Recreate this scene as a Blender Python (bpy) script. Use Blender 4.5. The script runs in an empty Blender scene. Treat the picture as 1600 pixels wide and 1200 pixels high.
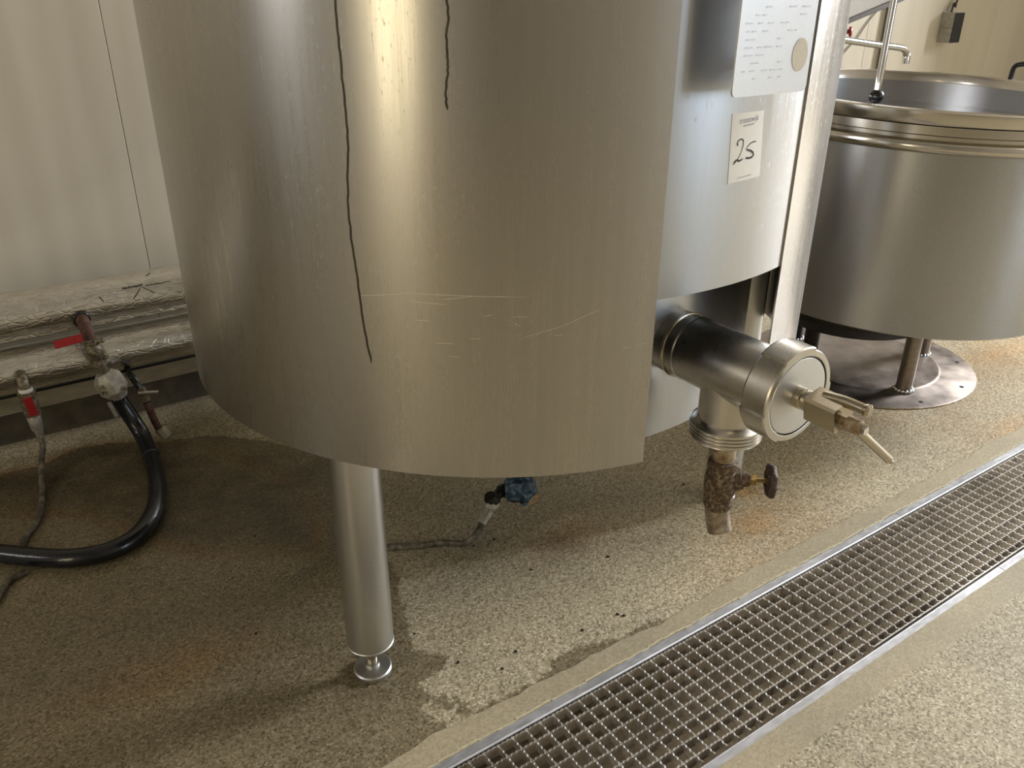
import bpy, math, random
import numpy as np
from mathutils import Vector, Matrix

random.seed(7)
rng = np.random.default_rng(7)
scene = bpy.context.scene
COL = scene.collection
PI = math.pi

# ------------------------------------------------------------------ camera
# world: X runs along the floor drain, Y runs away from the viewer to the panelled wall, Z up
GA, PITCH, ROLL, FPX, CAMH = 0.6039, 0.452, 0.0054, 1300.0, 1.2
cg, sg = math.cos(GA), math.sin(GA)
def o2n(x, y, z): return Vector((x * cg + y * sg, -x * sg + y * cg, z))
cp, sp = math.cos(PITCH), math.sin(PITCH)
right0, fwd, down0 = o2n(1, 0, 0), o2n(0, cp, -sp), o2n(0, -sp, -cp)
cr, sr = math.cos(ROLL), math.sin(ROLL)
cam_x = right0 * cr - down0 * sr
cam_y = -(right0 * sr + down0 * cr)
M = Matrix((cam_x, cam_y, -fwd)).transposed().to_4x4()
M.translation = Vector((0, 0, CAMH))
cam_data = bpy.data.cameras.new('camera')
cam_data.sensor_width = 36.0
cam_data.lens = FPX / 1600.0 * 36.0
cam_data.clip_start = 0.02
cam = bpy.data.objects.new('camera', cam_data)
cam.matrix_world = M
COL.objects.link(cam)
scene.camera = cam

# ------------------------------------------------------------------ light and exposure
scene.view_settings.view_transform = 'Standard'
scene.view_settings.look = 'None'
scene.view_settings.gamma = 1.0
scene.view_settings.use_curve_mapping = False
scene.view_settings.exposure = 0.0
world = bpy.data.worlds.new('World')
scene.world = world
world.use_nodes = True
world.node_tree.nodes['Background'].inputs[0].default_value = (0.75, 0.87, 1.0, 1)
world.node_tree.nodes['Background'].inputs[1].default_value = 1.0
scene.cycles.max_bounces = 8
scene.cycles.diffuse_bounces = 4
scene.cycles.glossy_bounces = 5
scene.cycles.caustics_reflective = False
scene.cycles.caustics_refractive = False
scene.cycles.sample_clamp_indirect = 4.0

def area(name, loc, direction, sx, sy, power, color):
    l = bpy.data.lights.new(name, 'AREA')
    l.shape = 'RECTANGLE'; l.size = sx; l.size_y = sy; l.energy = power; l.color = color
    o = bpy.data.objects.new(name, l)
    o.location = loc
    o.rotation_euler = Vector(direction).to_track_quat('-Z', 'Y').to_euler()
    COL.objects.link(o)
    return o
# daylight through the openings of the room (right end, front) and the two left windows
area('daylight_right', (8.93, -0.15, 3.2), (-1, 0, -0.05), 1.7, 1.9, 1120, (0.93, 0.955, 1.0))
area('daylight_front', (4.6, -4.43, 1.5), (0, 1, 0), 2.0, 1.8, 46, (0.66, 0.82, 1.0))
area('daylight_left', (-3.53, -1.05, 1.55), (1, 0, 0), 1.2, 1.8, 30, (1.0, 0.80, 0.42))
area('daylight_left_high', (-3.53, 1.65, 2.1), (1, 0, 0), 0.8, 1.1, 14, (1.0, 0.96, 0.92))
# warm ceiling tubes
for k, (x, y, p) in enumerate(((4.6, -1.6, 9), (6.6, -1.6, 12))):
    area('ceiling_tube_%d' % k, (x, y, 4.9), (0, 0, -1), 1.5, 0.12, p, (1.0, 0.84, 0.60))

# ------------------------------------------------------------------ materials
def new_mat(name):
    m = bpy.data.materials.new(name); m.use_nodes = True
    nt = m.node_tree; b = nt.nodes['Principled BSDF']
    return m, nt, b
def N(nt, typ, **kw):
    n = nt.nodes.new(typ)
    for k, v in kw.items(): setattr(n, k, v)
    return n
def L(nt, a, b): nt.links.new(a, b)
def setin(n, **kw):
    for k, v in kw.items(): n.inputs[k.replace('_', ' ')].default_value = v
def coords(nt, scale=(1, 1, 1), kind='Object'):
    g = N(nt, 'ShaderNodeNewGeometry')
    mp = N(nt, 'ShaderNodeMapping'); mp.inputs['Scale'].default_value = scale
    L(nt, g.outputs['Position'], mp.inputs['Vector'])
    return mp.outputs['Vector']
def noise(nt, vec, scale, detail=3, rough=0.55):
    n = N(nt, 'ShaderNodeTexNoise'); setin(n, Scale=scale, Detail=detail, Roughness=rough)
    L(nt, vec, n.inputs['Vector'])
    return n.outputs['Fac']
def ramp(nt, fac, stops):
    r = N(nt, 'ShaderNodeValToRGB')
    e = r.color_ramp.elements
    while len(e) > 1: e.remove(e[-1])
    e[0].position, e[0].color = stops[0][0], (*stops[0][1], 1)
    for p, c in stops[1:]:
        x = e.new(p); x.color = (*c, 1)
    L(nt, fac, r.inputs['Fac'])
    return r.outputs['Color']
def maprange(nt, v, a, b, c=0.0, d=1.0, smooth=False):
    n = N(nt, 'ShaderNodeMapRange')
    if smooth: n.interpolation_type = 'SMOOTHSTEP'
    n.inputs[1].default_value = a; n.inputs[2].default_value = b
    n.inputs[3].default_value = c; n.inputs[4].default_value = d
    L(nt, v, n.inputs[0])
    return n.outputs[0]
def math_(nt, op, a, b=None, clamp=False):
    n = N(nt, 'ShaderNodeMath', operation=op); n.use_clamp = clamp
    for i, v in enumerate((a, b)):
        if v is None: continue
        if isinstance(v, (int, float)): n.inputs[i].default_value = v
        else: L(nt, v, n.inputs[i])
    return n.outputs[0]
def mix(nt, fac, a, b, mode='MIX'):
    n = N(nt, 'ShaderNodeMix', data_type='RGBA', blend_type=mode)
    for i, v in ((0, fac), (6, a), (7, b)):
        if isinstance(v, (int, float)): n.inputs[i].default_value = v
        elif isinstance(v, tuple): n.inputs[i].default_value = (*v, 1)
        else: L(nt, v, n.inputs[i])
    return n.outputs[2]
def bump(nt, b, h, strength, dist):
    n = N(nt, 'ShaderNodeBump'); setin(n, Strength=strength, Distance=dist)
    L(nt, h, n.inputs['Height']); L(nt, n.outputs['Normal'], b.inputs['Normal'])

def steel(name, col=(0.60, 0.585, 0.56), rough=0.33, streak=0.08, sc=(260, 260, 5), bstr=0.12, var=0.12, aniso=0.0):
    m, nt, b = new_mat(name)
    v = coords(nt, sc)
    s = noise(nt, v, 1.0, 3)
    big = noise(nt, coords(nt, (5, 5, 2)), 1.0, 3)
    fac = math_(nt, 'ADD', math_(nt, 'MULTIPLY', s, 0.6), math_(nt, 'MULTIPLY', big, 0.4))
    d = tuple(c * (1 - var) for c in col); e = tuple(min(1, c * (1 + var * 0.6)) for c in col)
    L(nt, ramp(nt, fac, [(0.3, d), (0.7, e)]), b.inputs['Base Color'])
    L(nt, maprange(nt, fac, 0.3, 0.7, rough - streak, rough + streak), b.inputs['Roughness'])
    b.inputs['Metallic'].default_value = 1.0
    if aniso:
        b.inputs['Anisotropic'].default_value = aniso
        b.inputs['Anisotropic Rotation'].default_value = 0.25
        tn = N(nt, 'ShaderNodeTangent', direction_type='RADIAL', axis='Z')
        L(nt, tn.outputs[0], b.inputs['Tangent'])
    bump(nt, b, s, bstr, 0.0006)
    return m
def brushed_cyl(name, col, rough, aniso, cx, cy, var=0.06):
    m, nt, b = new_mat(name)
    g = N(nt, 'ShaderNodeNewGeometry'); sx = N(nt, 'ShaderNodeSeparateXYZ'); L(nt, g.outputs['Position'], sx.inputs[0])
    ang = math_(nt, 'ARCTAN2', math_(nt, 'SUBTRACT', sx.outputs[1], cy), math_(nt, 'SUBTRACT', sx.outputs[0], cx))
    def vec(ka, kz):
        c = N(nt, 'ShaderNodeCombineXYZ'); L(nt, math_(nt, 'MULTIPLY', ang, ka), c.inputs[0]); L(nt, math_(nt, 'MULTIPLY', sx.outputs[2], kz), c.inputs[1])
        return c.outputs[0]
    s1 = noise(nt, vec(420, 7), 1.0, 3); s2 = noise(nt, vec(45, 2.2), 1.0, 4); s3 = noise(nt, vec(7, 5), 1.0, 4)
    fl = noise(nt, vec(150, 75), 1.0, 2)
    fac = math_(nt, 'ADD', math_(nt, 'ADD', math_(nt, 'MULTIPLY', s1, 0.35), math_(nt, 'MULTIPLY', s2, 0.4)), math_(nt, 'MULTIPLY', s3, 0.25))
    d = tuple(c * (1 - var) for c in col); e = tuple(min(1, c * (1 + var)) for c in col)
    L(nt, ramp(nt, fac, [(0.35, d), (0.65, e)]), b.inputs['Base Color'])
    L(nt, math_(nt, 'ADD', maprange(nt, fac, 0.35, 0.65, rough + 0.05, rough - 0.05), maprange(nt, fl, 0.60, 0.78, 0.0, 0.16)), b.inputs['Roughness'])
    b.inputs['Metallic'].default_value = 1.0
    b.inputs['Anisotropic'].default_value = aniso
    b.inputs['Anisotropic Rotation'].default_value = 0.25
    tn = N(nt, 'ShaderNodeTangent', direction_type='RADIAL', axis='Z'); L(nt, tn.outputs[0], b.inputs['Tangent'])
    return m
def plain(name, col, rough=0.5, metal=0.0, var=0.15, scale=60, bstr=0.0):
    m, nt, b = new_mat(name)
    n = noise(nt, coords(nt), scale, 4)
    L(nt, ramp(nt, n, [(0.3, tuple(c * (1 - var) for c in col)), (0.7, tuple(min(1, c * (1 + var)) for c in col))]), b.inputs['Base Color'])
    b.inputs['Roughness'].default_value = rough; b.inputs['Metallic'].default_value = metal
    if bstr: bump(nt, b, n, bstr, 0.002)
    return m

M_SHELL = brushed_cyl('brushed_vat_steel', (0.47, 0.45, 0.42), 0.29, 0.6, 0.9565, 1.4503)
M_PANEL = brushed_cyl('brushed_panel_steel', (0.49, 0.50, 0.515), 0.33, 0.55, 0.9565, 1.4503, 0.045)
M_KETTLE = steel('kettle_steel', (0.44, 0.44, 0.445), 0.33, 0.05, (200, 200, 200), 0.05, 0.1, 0.6)
M_RIM = steel('polished_rim_steel', (0.60, 0.57, 0.52), 0.17, 0.02, (60, 60, 300), 0.01, 0.04)
M_LEG = steel('leg_steel', (0.58, 0.575, 0.56), 0.36, 0.03, (220, 220, 220), 0.03, 0.06)
M_PIPE = steel('satin_pipe_steel', (0.60, 0.575, 0.53), 0.28, 0.02, (120, 120, 120), 0.015, 0.05)
M_CAP = steel('satin_cap_steel', (0.66, 0.66, 0.66), 0.40, 0.03, (260, 260, 260), 0.03, 0.05)
M_BRIGHT = steel('bright_fitting_steel', (0.50, 0.445, 0.35), 0.18, 0.04, (150, 150, 150), 0.02)
M_CHROME = steel('chrome', (0.80, 0.80, 0.80), 0.08, 0.03, (80, 80, 80), 0.0, 0.05)
M_GRATE = steel('grating_steel', (0.80, 0.76, 0.70), 0.40, 0.08, (90, 90, 90), 0.1, 0.25)
M_FLANGE = steel('drain_flange_steel', (0.62, 0.62, 0.64), 0.45, 0.08, (40, 120, 120), 0.08, 0.2)
M_FLANGE.node_tree.nodes['Principled BSDF'].inputs['Metallic'].default_value = 0.75
M_CHANNEL = steel('dirty_channel_steel', (0.50, 0.44, 0.36), 0.45, 0.1, (30, 12, 30), 0.1, 0.4)
M_BLACK = plain('black_plastic', (0.012, 0.012, 0.013), 0.28)
M_RUBBER = plain('black_rubber_hose', (0.010, 0.011, 0.014), 0.16, 0, 0.3, 90, 0.25)
M_DARKIRON = plain('dark_iron', (0.035, 0.028, 0.022), 0.55, 0.6, 0.4, 90, 0.3)
M_RED = plain('red_plastic', (0.38, 0.018, 0.022), 0.4, 0, 0.15)
M_GREEN = plain('green_plastic', (0.02, 0.20, 0.13), 0.4)
M_PAPER = plain('white_paper', (0.92, 0.90, 0.86), 0.6, 0, 0.02)
M_INK = plain('black_ink', (0.01, 0.01, 0.012), 0.5)
M_LOGO = plain('purple_blue_ink', (0.07, 0.06, 0.17), 0.5)
M_GREYINK = plain('grey_ink', (0.42, 0.40, 0.38), 0.6)
M_STAIN = plain('dark_drip_stain', (0.055, 0.042, 0.028), 0.5, 0.2, 0.4, 80)
M_SCRATCH = steel('bare_scratch', (0.85, 0.80, 0.70), 0.45, 0.05, (100, 100, 100), 0.0)
M_GLUE = plain('glue_residue', (0.72, 0.66, 0.55), 0.7, 0, 0.08, 200)
M_ENGRAVE = plain('engraved_mark', (0.50, 0.51, 0.53), 0.45, 0.9, 0.1)
M_RESIN = None

def rusty(name, c1, c2, c3, sc=120, rough=0.7, metal=0.2):
    m, nt, b = new_mat(name)
    n = noise(nt, coords(nt), sc, 6, 0.65)
    L(nt, ramp(nt, n, [(0.32, c1), (0.5, c2), (0.66, c3)]), b.inputs['Base Color'])
    b.inputs['Roughness'].default_value = rough; b.inputs['Metallic'].default_value = metal
    bump(nt, b, n, 0.6, 0.003)
    return m
M_RUST = rusty('rusty_iron', (0.035, 0.020, 0.012), (0.11, 0.070, 0.042), (0.34, 0.27, 0.17), 170)
M_RUSTPIPE = rusty('tan_corroded_pipe', (0.16, 0.09, 0.045), (0.34, 0.25, 0.15), (0.50, 0.42, 0.30), 70, 0.55, 0.3)
M_SCALE = rusty('limescaled_spout', (0.12, 0.08, 0.05), (0.28, 0.22, 0.15), (0.46, 0.39, 0.30), 90, 0.5, 0.3)
M_WHEEL = rusty('rusty_handwheel', (0.03, 0.018, 0.014), (0.06, 0.038, 0.030), (0.11, 0.075, 0.06), 150, 0.6)
M_BRASS = plain('aged_brass', (0.30, 0.20, 0.075), 0.35, 0.8, 0.3, 120, 0.2)
M_BROWNPIPE = rusty('brown_primed_pipe', (0.06, 0.025, 0.015), (0.10, 0.045, 0.03), (0.14, 0.07, 0.045), 60)
M_CREAM = plain('cream_plastic', (0.42, 0.37, 0.25), 0.5)
M_GREYFIT = plain('grey_galvanised', (0.40, 0.37, 0.31), 0.5, 0.4, 0.25, 70, 0.3)
M_DIRTYVALVE = rusty('grimy_valve', (0.07, 0.055, 0.035), (0.18, 0.15, 0.10), (0.34, 0.30, 0.22), 90, 0.5, 0.5)
M_BLUE = rusty('chipped_blue_paint', (0.012, 0.016, 0.022), (0.035, 0.075, 0.12), (0.22, 0.33, 0.42), 60, 0.4, 0.1)
M_THINHOSE = rusty('braided_thin_hose', (0.03, 0.025, 0.02), (0.12, 0.10, 0.075), (0.26, 0.23, 0.18), 45, 0.5, 0.2)
M_GREYBOX = plain('grey_box_plastic', (0.40, 0.39, 0.35), 0.5)

def foil_mat():
    m, nt, b = new_mat('crinkled_aluminium_foil')
    v = coords(nt, (10, 22, 22))
    n = noise(nt, v, 2.5, 6, 0.7)
    vo = N(nt, 'ShaderNodeTexVoronoi', feature='DISTANCE_TO_EDGE'); setin(vo, Scale=3.0, Randomness=1.0); L(nt, v, vo.inputs['Vector'])
    cre = maprange(nt, vo.outputs['Distance'], 0.0, 0.12)
    h = math_(nt, 'ADD', n, math_(nt, 'MULTIPLY', cre, 0.35))
    L(nt, ramp(nt, n, [(0.3, (0.62, 0.60, 0.55)), (0.7, (0.86, 0.84, 0.80))]), b.inputs['Base Color'])
    b.inputs['Metallic'].default_value = 1.0
    b.inputs['Roughness'].default_value = 0.22
    bump(nt, b, h, 0.30, 0.006)
    return m
M_FOIL = foil_mat()

def wall_mat():
    m, nt, b = new_mat('cream_ribbed_wall_panel')
    v = coords(nt, (1, 1, 1))
    w = N(nt, 'ShaderNodeTexWave', wave_type='BANDS', bands_direction='X')
    setin(w, Scale=3.2, Distortion=0.0); L(nt, v, w.inputs['Vector'])
    n = noise(nt, coords(nt, (9, 9, 0.8)), 1.0, 4)
    L(nt, ramp(nt, n, [(0.3, (0.47, 0.42, 0.325)), (0.7, (0.53, 0.475, 0.37))]), b.inputs['Base Color'])
    b.inputs['Roughness'].default_value = 0.45
    bump(nt, b, w.outputs['Fac'], 0.16, 0.004)
    return m
M_WALL = wall_mat()
M_PLASTER = plain('room_plaster', (0.34, 0.31, 0.26), 0.8, 0, 0.05, 3)
M_KERB = plain('concrete_kerb', (0.42, 0.38, 0.28), 0.8, 0, 0.25, 14, 0.4)
M_WFRAME = plain('white_window_frame', (0.7, 0.7, 0.68), 0.4)

def floor_mat(name, stained=True, smooth=False, tint=(1, 1, 1)):
    m, nt, b = new_mat(name)
    v = coords(nt)
    vo = N(nt, 'ShaderNodeTexVoronoi'); setin(vo, Scale=260.0); L(nt, v, vo.inputs['Vector'])
    hs = N(nt, 'ShaderNodeSeparateColor'); L(nt, vo.outputs['Color'], hs.inputs[0])
    grain = hs.outputs[0]
    if smooth:
        grain = math_(nt, 'ADD', math_(nt, 'MULTIPLY', grain, 0.4), 0.28)
    base = ramp(nt, grain, [(0.0, (0.20, 0.165, 0.10)), (0.25, (0.37, 0.315, 0.205)), (0.6, (0.47, 0.41, 0.28)), (0.85, (0.56, 0.495, 0.35)), (1.0, (0.72, 0.66, 0.51))])
    blotch = noise(nt, v, 2.6, 5, 0.6)
    base = mix(nt, 1.0, base, ramp(nt, blotch, [(0.3, (0.80, 0.79, 0.76)), (0.7, (1.08, 1.05, 1.0))]), 'MULTIPLY')
    base = mix(nt, 1.0, base, tint, 'MULTIPLY')
    if stained:
        fine = noise(nt, v, 55.0, 4, 0.6)
        def att(nm):
            a = N(nt, 'ShaderNodeAttribute'); a.attribute_name = nm
            return a.outputs['Fac']
        edge = math_(nt, 'ADD', att('wet_shade'), math_(nt, 'MULTIPLY', math_(nt, 'SUBTRACT', fine, 0.5), 0.05))
        wet_shade = maprange(nt, edge, -0.004, 0.006, 0, 1, True)
        base = mix(nt, wet_shade, base, mix(nt, 1.0, base, (0.50, 0.48, 0.43), 'MULTIPLY'))
        mid = noise(nt, v, 9.0, 5, 0.6)
        rust = math_(nt, 'MULTIPLY', att('rust'), maprange(nt, mid, 0.3, 0.65, 0.35, 1.1), True)
        base = mix(nt, rust, base, mix(nt, 1.0, base, (1.02, 0.74, 0.46), 'MULTIPLY'))
        dk = math_(nt, 'MULTIPLY', att('dirt_shade'), maprange(nt, mid, 0.3, 0.7, 0.5, 1.1), True)
        base = mix(nt, dk, base, mix(nt, 1.0, base, (0.15, 0.12, 0.08), 'MULTIPLY'))
        L(nt, maprange(nt, wet_shade, 0, 1, 0.62, 0.42), b.inputs['Roughness'])
    else:
        b.inputs['Roughness'].default_value = 0.6
    L(nt, base, b.inputs['Base Color'])
    h = math_(nt, 'ADD', grain, noise(nt, v, 120, 3))
    bump(nt, b, h, 0.25 if not smooth else 0.12, 0.002)
    return m
M_FLOOR = floor_mat('sandy_resin_floor')
M_RESIN = floor_mat('smooth_resin_border', False, True, (0.99, 0.99, 1.0))

# ------------------------------------------------------------------ geometry helpers
class G:
    """collects verts and faces (world coordinates) for ONE mesh"""
    def __init__(s): s.v = []; s.f = []
    def add(s, v, f):
        k = len(s.v); s.v += [tuple(map(float, p)) for p in v]; s.f += [tuple(i + k for i in q) for q in f]
        return s
    def box(s, lo, hi):
        x0, y0, z0 = lo; x1, y1, z1 = hi
        return s.add([(x0, y0, z0), (x1, y0, z0), (x1, y1, z0), (x0, y1, z0), (x0, y0, z1), (x1, y0, z1), (x1, y1, z1), (x0, y1, z1)],
                     [(3, 2, 1, 0), (4, 5, 6, 7), (0, 1, 5, 4), (1, 2, 6, 5), (2, 3, 7, 6), (3, 0, 4, 7)])
    def obox(s, c, ax, ay, az, h):
        """oriented box, half sizes h, with chamfered long edges"""
        c = Vector(c); ax, ay, az = (Vector(a).normalized() for a in (ax, ay, az))
        ch = min(h[1], h[2]) * 0.18
        prof = [(h[1] - ch, -h[2]), (h[1], -h[2] + ch), (h[1], h[2] - ch), (h[1] - ch, h[2]), (-h[1] + ch, h[2]), (-h[1], h[2] - ch), (-h[1], -h[2] + ch), (-h[1] + ch, -h[2])]
        v = [c + ax * (sx * h[0]) + ay * p + az * q for sx in (-1, 1) for p, q in prof]
        f = [tuple(range(7, -1, -1)), tuple(range(8, 16))] + [(i, (i + 1) % 8, 8 + (i + 1) % 8, 8 + i) for i in range(8)]
        return s.add(v, f)
    def lathe(s, o, axis, prof, seg=40, ref=None, caps=True, a0=0.0, a1=2 * PI):
        """prof: list of (r, t) along the axis"""
        o = Vector(o); w = Vector(axis).normalized()
        ref = Vector(ref) if ref else (Vector((0, 0, 1)) if abs(w.z) < 0.9 else Vector((1, 0, 0)))
        u = (ref - w * ref.dot(w)).normalized(); t_ = w.cross(u)
        full = abs(a1 - a0 - 2 * PI) < 1e-6
        n = seg if full else seg + 1
        v = []
        for r, t in prof:
            for k in range(n):
                a = a0 + (a1 - a0) * k / seg
                v.append(o + w * t + (u * math.cos(a) + t_ * math.sin(a)) * r)
        f = []
        for i in range(len(prof) - 1):
            for k in range(seg):
                k2 = (k + 1) % n
                f.append((i * n + k, i * n + k2, (i + 1) * n + k2, (i + 1) * n + k))
        if caps and full:
            if prof[0][0] > 1e-5: f.append(tuple(range(n - 1, -1, -1)))
            if prof[-1][0] > 1e-5: f.append(tuple((len(prof) - 1) * n + k for k in range(n)))
        return s.add(v, f)
    def tube(s, pts, r, seg=14, sub=6, smooth=True, rfun=None):
        P = [Vector(p) for p in pts]
        if smooth and len(P) > 2:
            Q = []
            E_ = [P[0] * 2 - P[1]] + P + [P[-1] * 2 - P[-2]]
            for i in range(1, len(E_) - 2):
                a, b_, c, d = E_[i - 1], E_[i], E_[i + 1], E_[i + 2]
                for j in range(sub):
                    t = j / sub
                    Q.append(0.5 * ((2 * b_) + (c - a) * t + (2 * a - 5 * b_ + 4 * c - d) * t * t + (3 * b_ - a - 3 * c + d) * t ** 3))
            Q.append(P[-1]); P = Q
        n = len(P); v = []; f = []
        T = [(P[min(i + 1, n - 1)] - P[max(i - 1, 0)]).normalized() for i in range(n)]
        u = T[0].orthogonal().normalized()
        for i in range(n):
            u = (u - T[i] * u.dot(T[i])).normalized(); w = T[i].cross(u)
            rr = rfun(i / (n - 1)) if rfun else r
            for k in range(seg):
                a = 2 * PI * k / seg
                v.append(P[i] + (u * math.cos(a) + w * math.sin(a)) * rr)
        for i in range(n - 1):
            for k in range(seg):
                k2 = (k + 1) % seg
                f.append((i * seg + k, i * seg + k2, (i + 1) * seg + k2, (i + 1) * seg + k))
        f.append(tuple(range(seg - 1, -1, -1))); f.append(tuple((n - 1) * seg + k for k in range(seg)))
        return s.add(v, f)
    def torus(s, c, axis, R, r, seg=40, ts=10):
        pr = [(R + r * math.cos(2 * PI * j / ts), r * math.sin(2 * PI * j / ts)) for j in range(ts + 1)]
        return s.lathe(c, axis, pr, seg, caps=False)
    def ball(s, c, r, seg=20):
        return s.lathe(c, (0, 0, 1), [(r * math.sin(PI * j / 12), -r * math.cos(PI * j / 12)) for j in range(13)], seg, caps=False)

def origin_of(p):
    o = Vector((0, 0, 0))
    while p is not None:
        o = o + p.location; p = p.parent
    return o
def mesh_of(name, g, mat, off, smooth=True, angle=35, bevel=0):
    me = bpy.data.meshes.new(name)
    me.from_pydata([(p[0] - off.x, p[1] - off.y, p[2] - off.z) for p in g.v], [], g.f)
    if mat: me.materials.append(mat)
    me.update()
    if smooth:
        me.shade_smooth()
        me.set_sharp_from_angle(angle=math.radians(angle))
    return me
def part(name, g, mat, parent=None, smooth=True, angle=35, label=None, bevel=0):
    me = mesh_of(name, g, mat, origin_of(parent), smooth, angle)
    o = bpy.data.objects.new(name, me); COL.objects.link(o)
    if parent is not None: o.parent = parent
    if label: o['label'] = label
    if bevel:
        bv = o.modifiers.new('bevel', 'BEVEL'); bv.width = bevel; bv.segments = 2; bv.limit_method = 'ANGLE'
    return o
def struct(name, g, mat, parent=None, smooth=False):
    o = part(name, g, mat, parent, smooth); o['kind'] = 'structure'; return o
def thing(name, label, cat, loc, group=None):
    o = bpy.data.objects.new(name, None); o.empty_display_size = 0.05; COL.objects.link(o)
    o.location = loc; o['label'] = label; o['category'] = cat
    if group: o['group'] = group
    return o
def tag(o, label, cat, group=None):
    o['label'] = label; o['category'] = cat
    if group: o['group'] = group
    return o
def inst(name, me, parent, loc):
    o = bpy.data.objects.new(name, me); COL.objects.link(o); o.parent = parent; o.location = loc; return o

# ------------------------------------------------------------------ floor with the drain slot, stain fields with some painted shade
X0, X1, YF, YW = -3.6, 9.0, -4.5, 2.65
SX0, SX1, SY0, SY1 = -0.22, 3.78, 0.612, 0.882
def sdf(P, poly):
    """signed distance, positive inside"""
    poly = np.array(poly); n = len(poly); d = np.full(len(P), 1e9); ins = np.zeros(len(P), bool)
    for i in range(n):
        a, b_ = poly[i], poly[(i + 1) % n]
        e = b_ - a; w = P - a
        t = np.clip((w @ e) / max(e @ e, 1e-12), 0, 1)
        d = np.minimum(d, np.hypot(*(w - t[:, None] * e).T))
        c = (a[1] > P[:, 1]) != (b_[1] > P[:, 1])
        with np.errstate(divide='ignore', invalid='ignore'):
            xi = (b_[0] - a[0]) * (P[:, 1] - a[1]) / (b_[1] - a[1]) + a[0]
        ins ^= c & (P[:, 0] < xi)
    return np.where(ins, d, -d)
WET_SHADE = [([(0.6358, 1.3661), (0.6056, 1.296), (0.5951, 1.2471), (0.575, 1.1982), (0.5581, 1.1504), (0.5727, 1.1193), (0.6044, 1.0936), (0.6054, 1.0804), (0.5761, 1.0698), (0.5287, 1.0605), (0.513, 1.052), (0.526, 1.0262), (0.5645, 0.9907), (0.5782, 0.9522), (0.5876, 0.9386), (0.61, 0.9451), (0.6426, 0.947), (0.6977, 0.9418), (0.7433, 0.9461), (0.7563, 0.9677), (0.8076, 0.9746), (0.8688, 0.9589), (0.9242, 0.9345), (0.9751, 0.9426), (1.0214, 0.9344), (1.0251, 0.9042), (0.9412, 0.9054), (0.7278, 0.9214), (0.5053, 0.9254), (0.3357, 0.9305), (-0.9, 0.2), (-0.9, 2.1), (-0.1109, 2.3418), (-0.0516, 2.34), (0.0399, 2.3334), (0.1569, 2.3798), (0.2564, 2.348), (0.3476, 2.2865), (0.4805, 2.242), (0.6218, 2.1016), (0.723, 1.9257), (0.7331, 1.7419), (0.6516, 1.4674)], 1), ([(0.4945, 1.0181), (0.5278, 0.9865), (0.562, 0.9418), (0.5445, 0.931), (0.5109, 0.9573), (0.4922, 0.9945)], -1), ([(0.6557, 0.9859), (0.6551, 0.9785), (0.6034, 0.9351), (0.5905, 0.9367), (0.6077, 0.9503)], 1)]  # wet floor; at back left it also paints in the vat's shade
RUSTB = [(1.468, 1.054, 0.14, 0.06, 0.0, 1.0), (1.441, 0.963, 0.22, 0.1, 0.0, 0.55), (0.134, 1.36, 0.16, 0.07, 0.0, 0.8), (1.049, 1.274, 0.12, 0.06, 0.0, 0.5), (2.955, 1.243, 0.3, 0.16, 0.0, 0.8), (2.445, 0.918, 0.18, 0.1, 0.0, 0.9), (2.172, 1.222, 0.25, 0.08, 0.0, 0.5), (2.387, 1.102, 0.3, 0.1, 0.0, 0.35), (1.553, 1.169, 0.05, 0.05, 0.0, 0.9)]
DIRTB = [(1.006, 1.242, 0.09, 0.05, 0.0, 0.45), (1.185, 1.151, 0.1, 0.05, 0.0, 0.25), (0.416, 1.101, 0.06, 0.05, 0.0, 0.35), (0.631, 0.909, 0.05, 0.04, 0.0, 0.2), (-0.008, 1.456, 0.18, 0.12, 0.0, 0.25), (0.816, 1.649, 0.2, 0.15, 0.0, 0.25)]
DIRT_SHADE = [([(-0.1109, 2.3418), (-0.0516, 2.34), (0.0399, 2.3334), (0.1569, 2.3798), (0.2564, 2.348), (0.3458, 2.2788), (0.4586, 2.1677), (0.6078, 1.8265), (0.528, 1.5511), (0.2813, 1.7181), (0.207, 1.8282), (0.0875, 2.0371), (-0.1232, 2.1795)], 0.75, 0.10), ([(0.1776, 2.3833), (0.2596, 2.3637), (0.3476, 2.2865), (0.4793, 2.4369), (0.5529, 2.3874), (0.6066, 2.1119), (0.7023, 1.8783), (0.616, 1.6798), (0.325, 1.8765), (0.219, 2.0891)], 0.6, 0.16), ([(0.6842, 1.8707), (0.7033, 1.8381), (0.5456, 1.4819), (0.4636, 1.4694), (0.4111, 1.4865), (0.4619, 1.5027), (0.5205, 1.533), (0.5705, 1.6132), (0.631, 1.7385)], 0.45, 0.03)]  # dark areas: hose stain, shade painted under the vat, band beside the leg
RUSTEDGE = [([(-0.1109, 2.3418), (-0.0516, 2.34), (0.0399, 2.3334), (0.1569, 2.3798), (0.2564, 2.348), (0.3458, 2.2788), (0.4586, 2.1677), (0.6078, 1.8265), (0.528, 1.5511), (0.2813, 1.7181), (0.207, 1.8282), (0.0875, 2.0371), (-0.1232, 2.1795)], 0.7, 0.02)]
def floor_piece(xs, ys):
    nx, ny = len(xs), len(ys)
    XX, YY = np.meshgrid(xs, ys)
    v = np.stack([XX.ravel(), YY.ravel(), np.zeros(nx * ny)], 1)
    idx = np.arange(nx * ny).reshape(ny, nx)
    f = np.stack([idx[:-1, :-1], idx[:-1, 1:], idx[1:, 1:], idx[1:, :-1]], -1).reshape(-1, 4)
    return v, f
def lin(a, b, step): return np.linspace(a, b, max(2, int(round((b - a) / step)) + 1))
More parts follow.
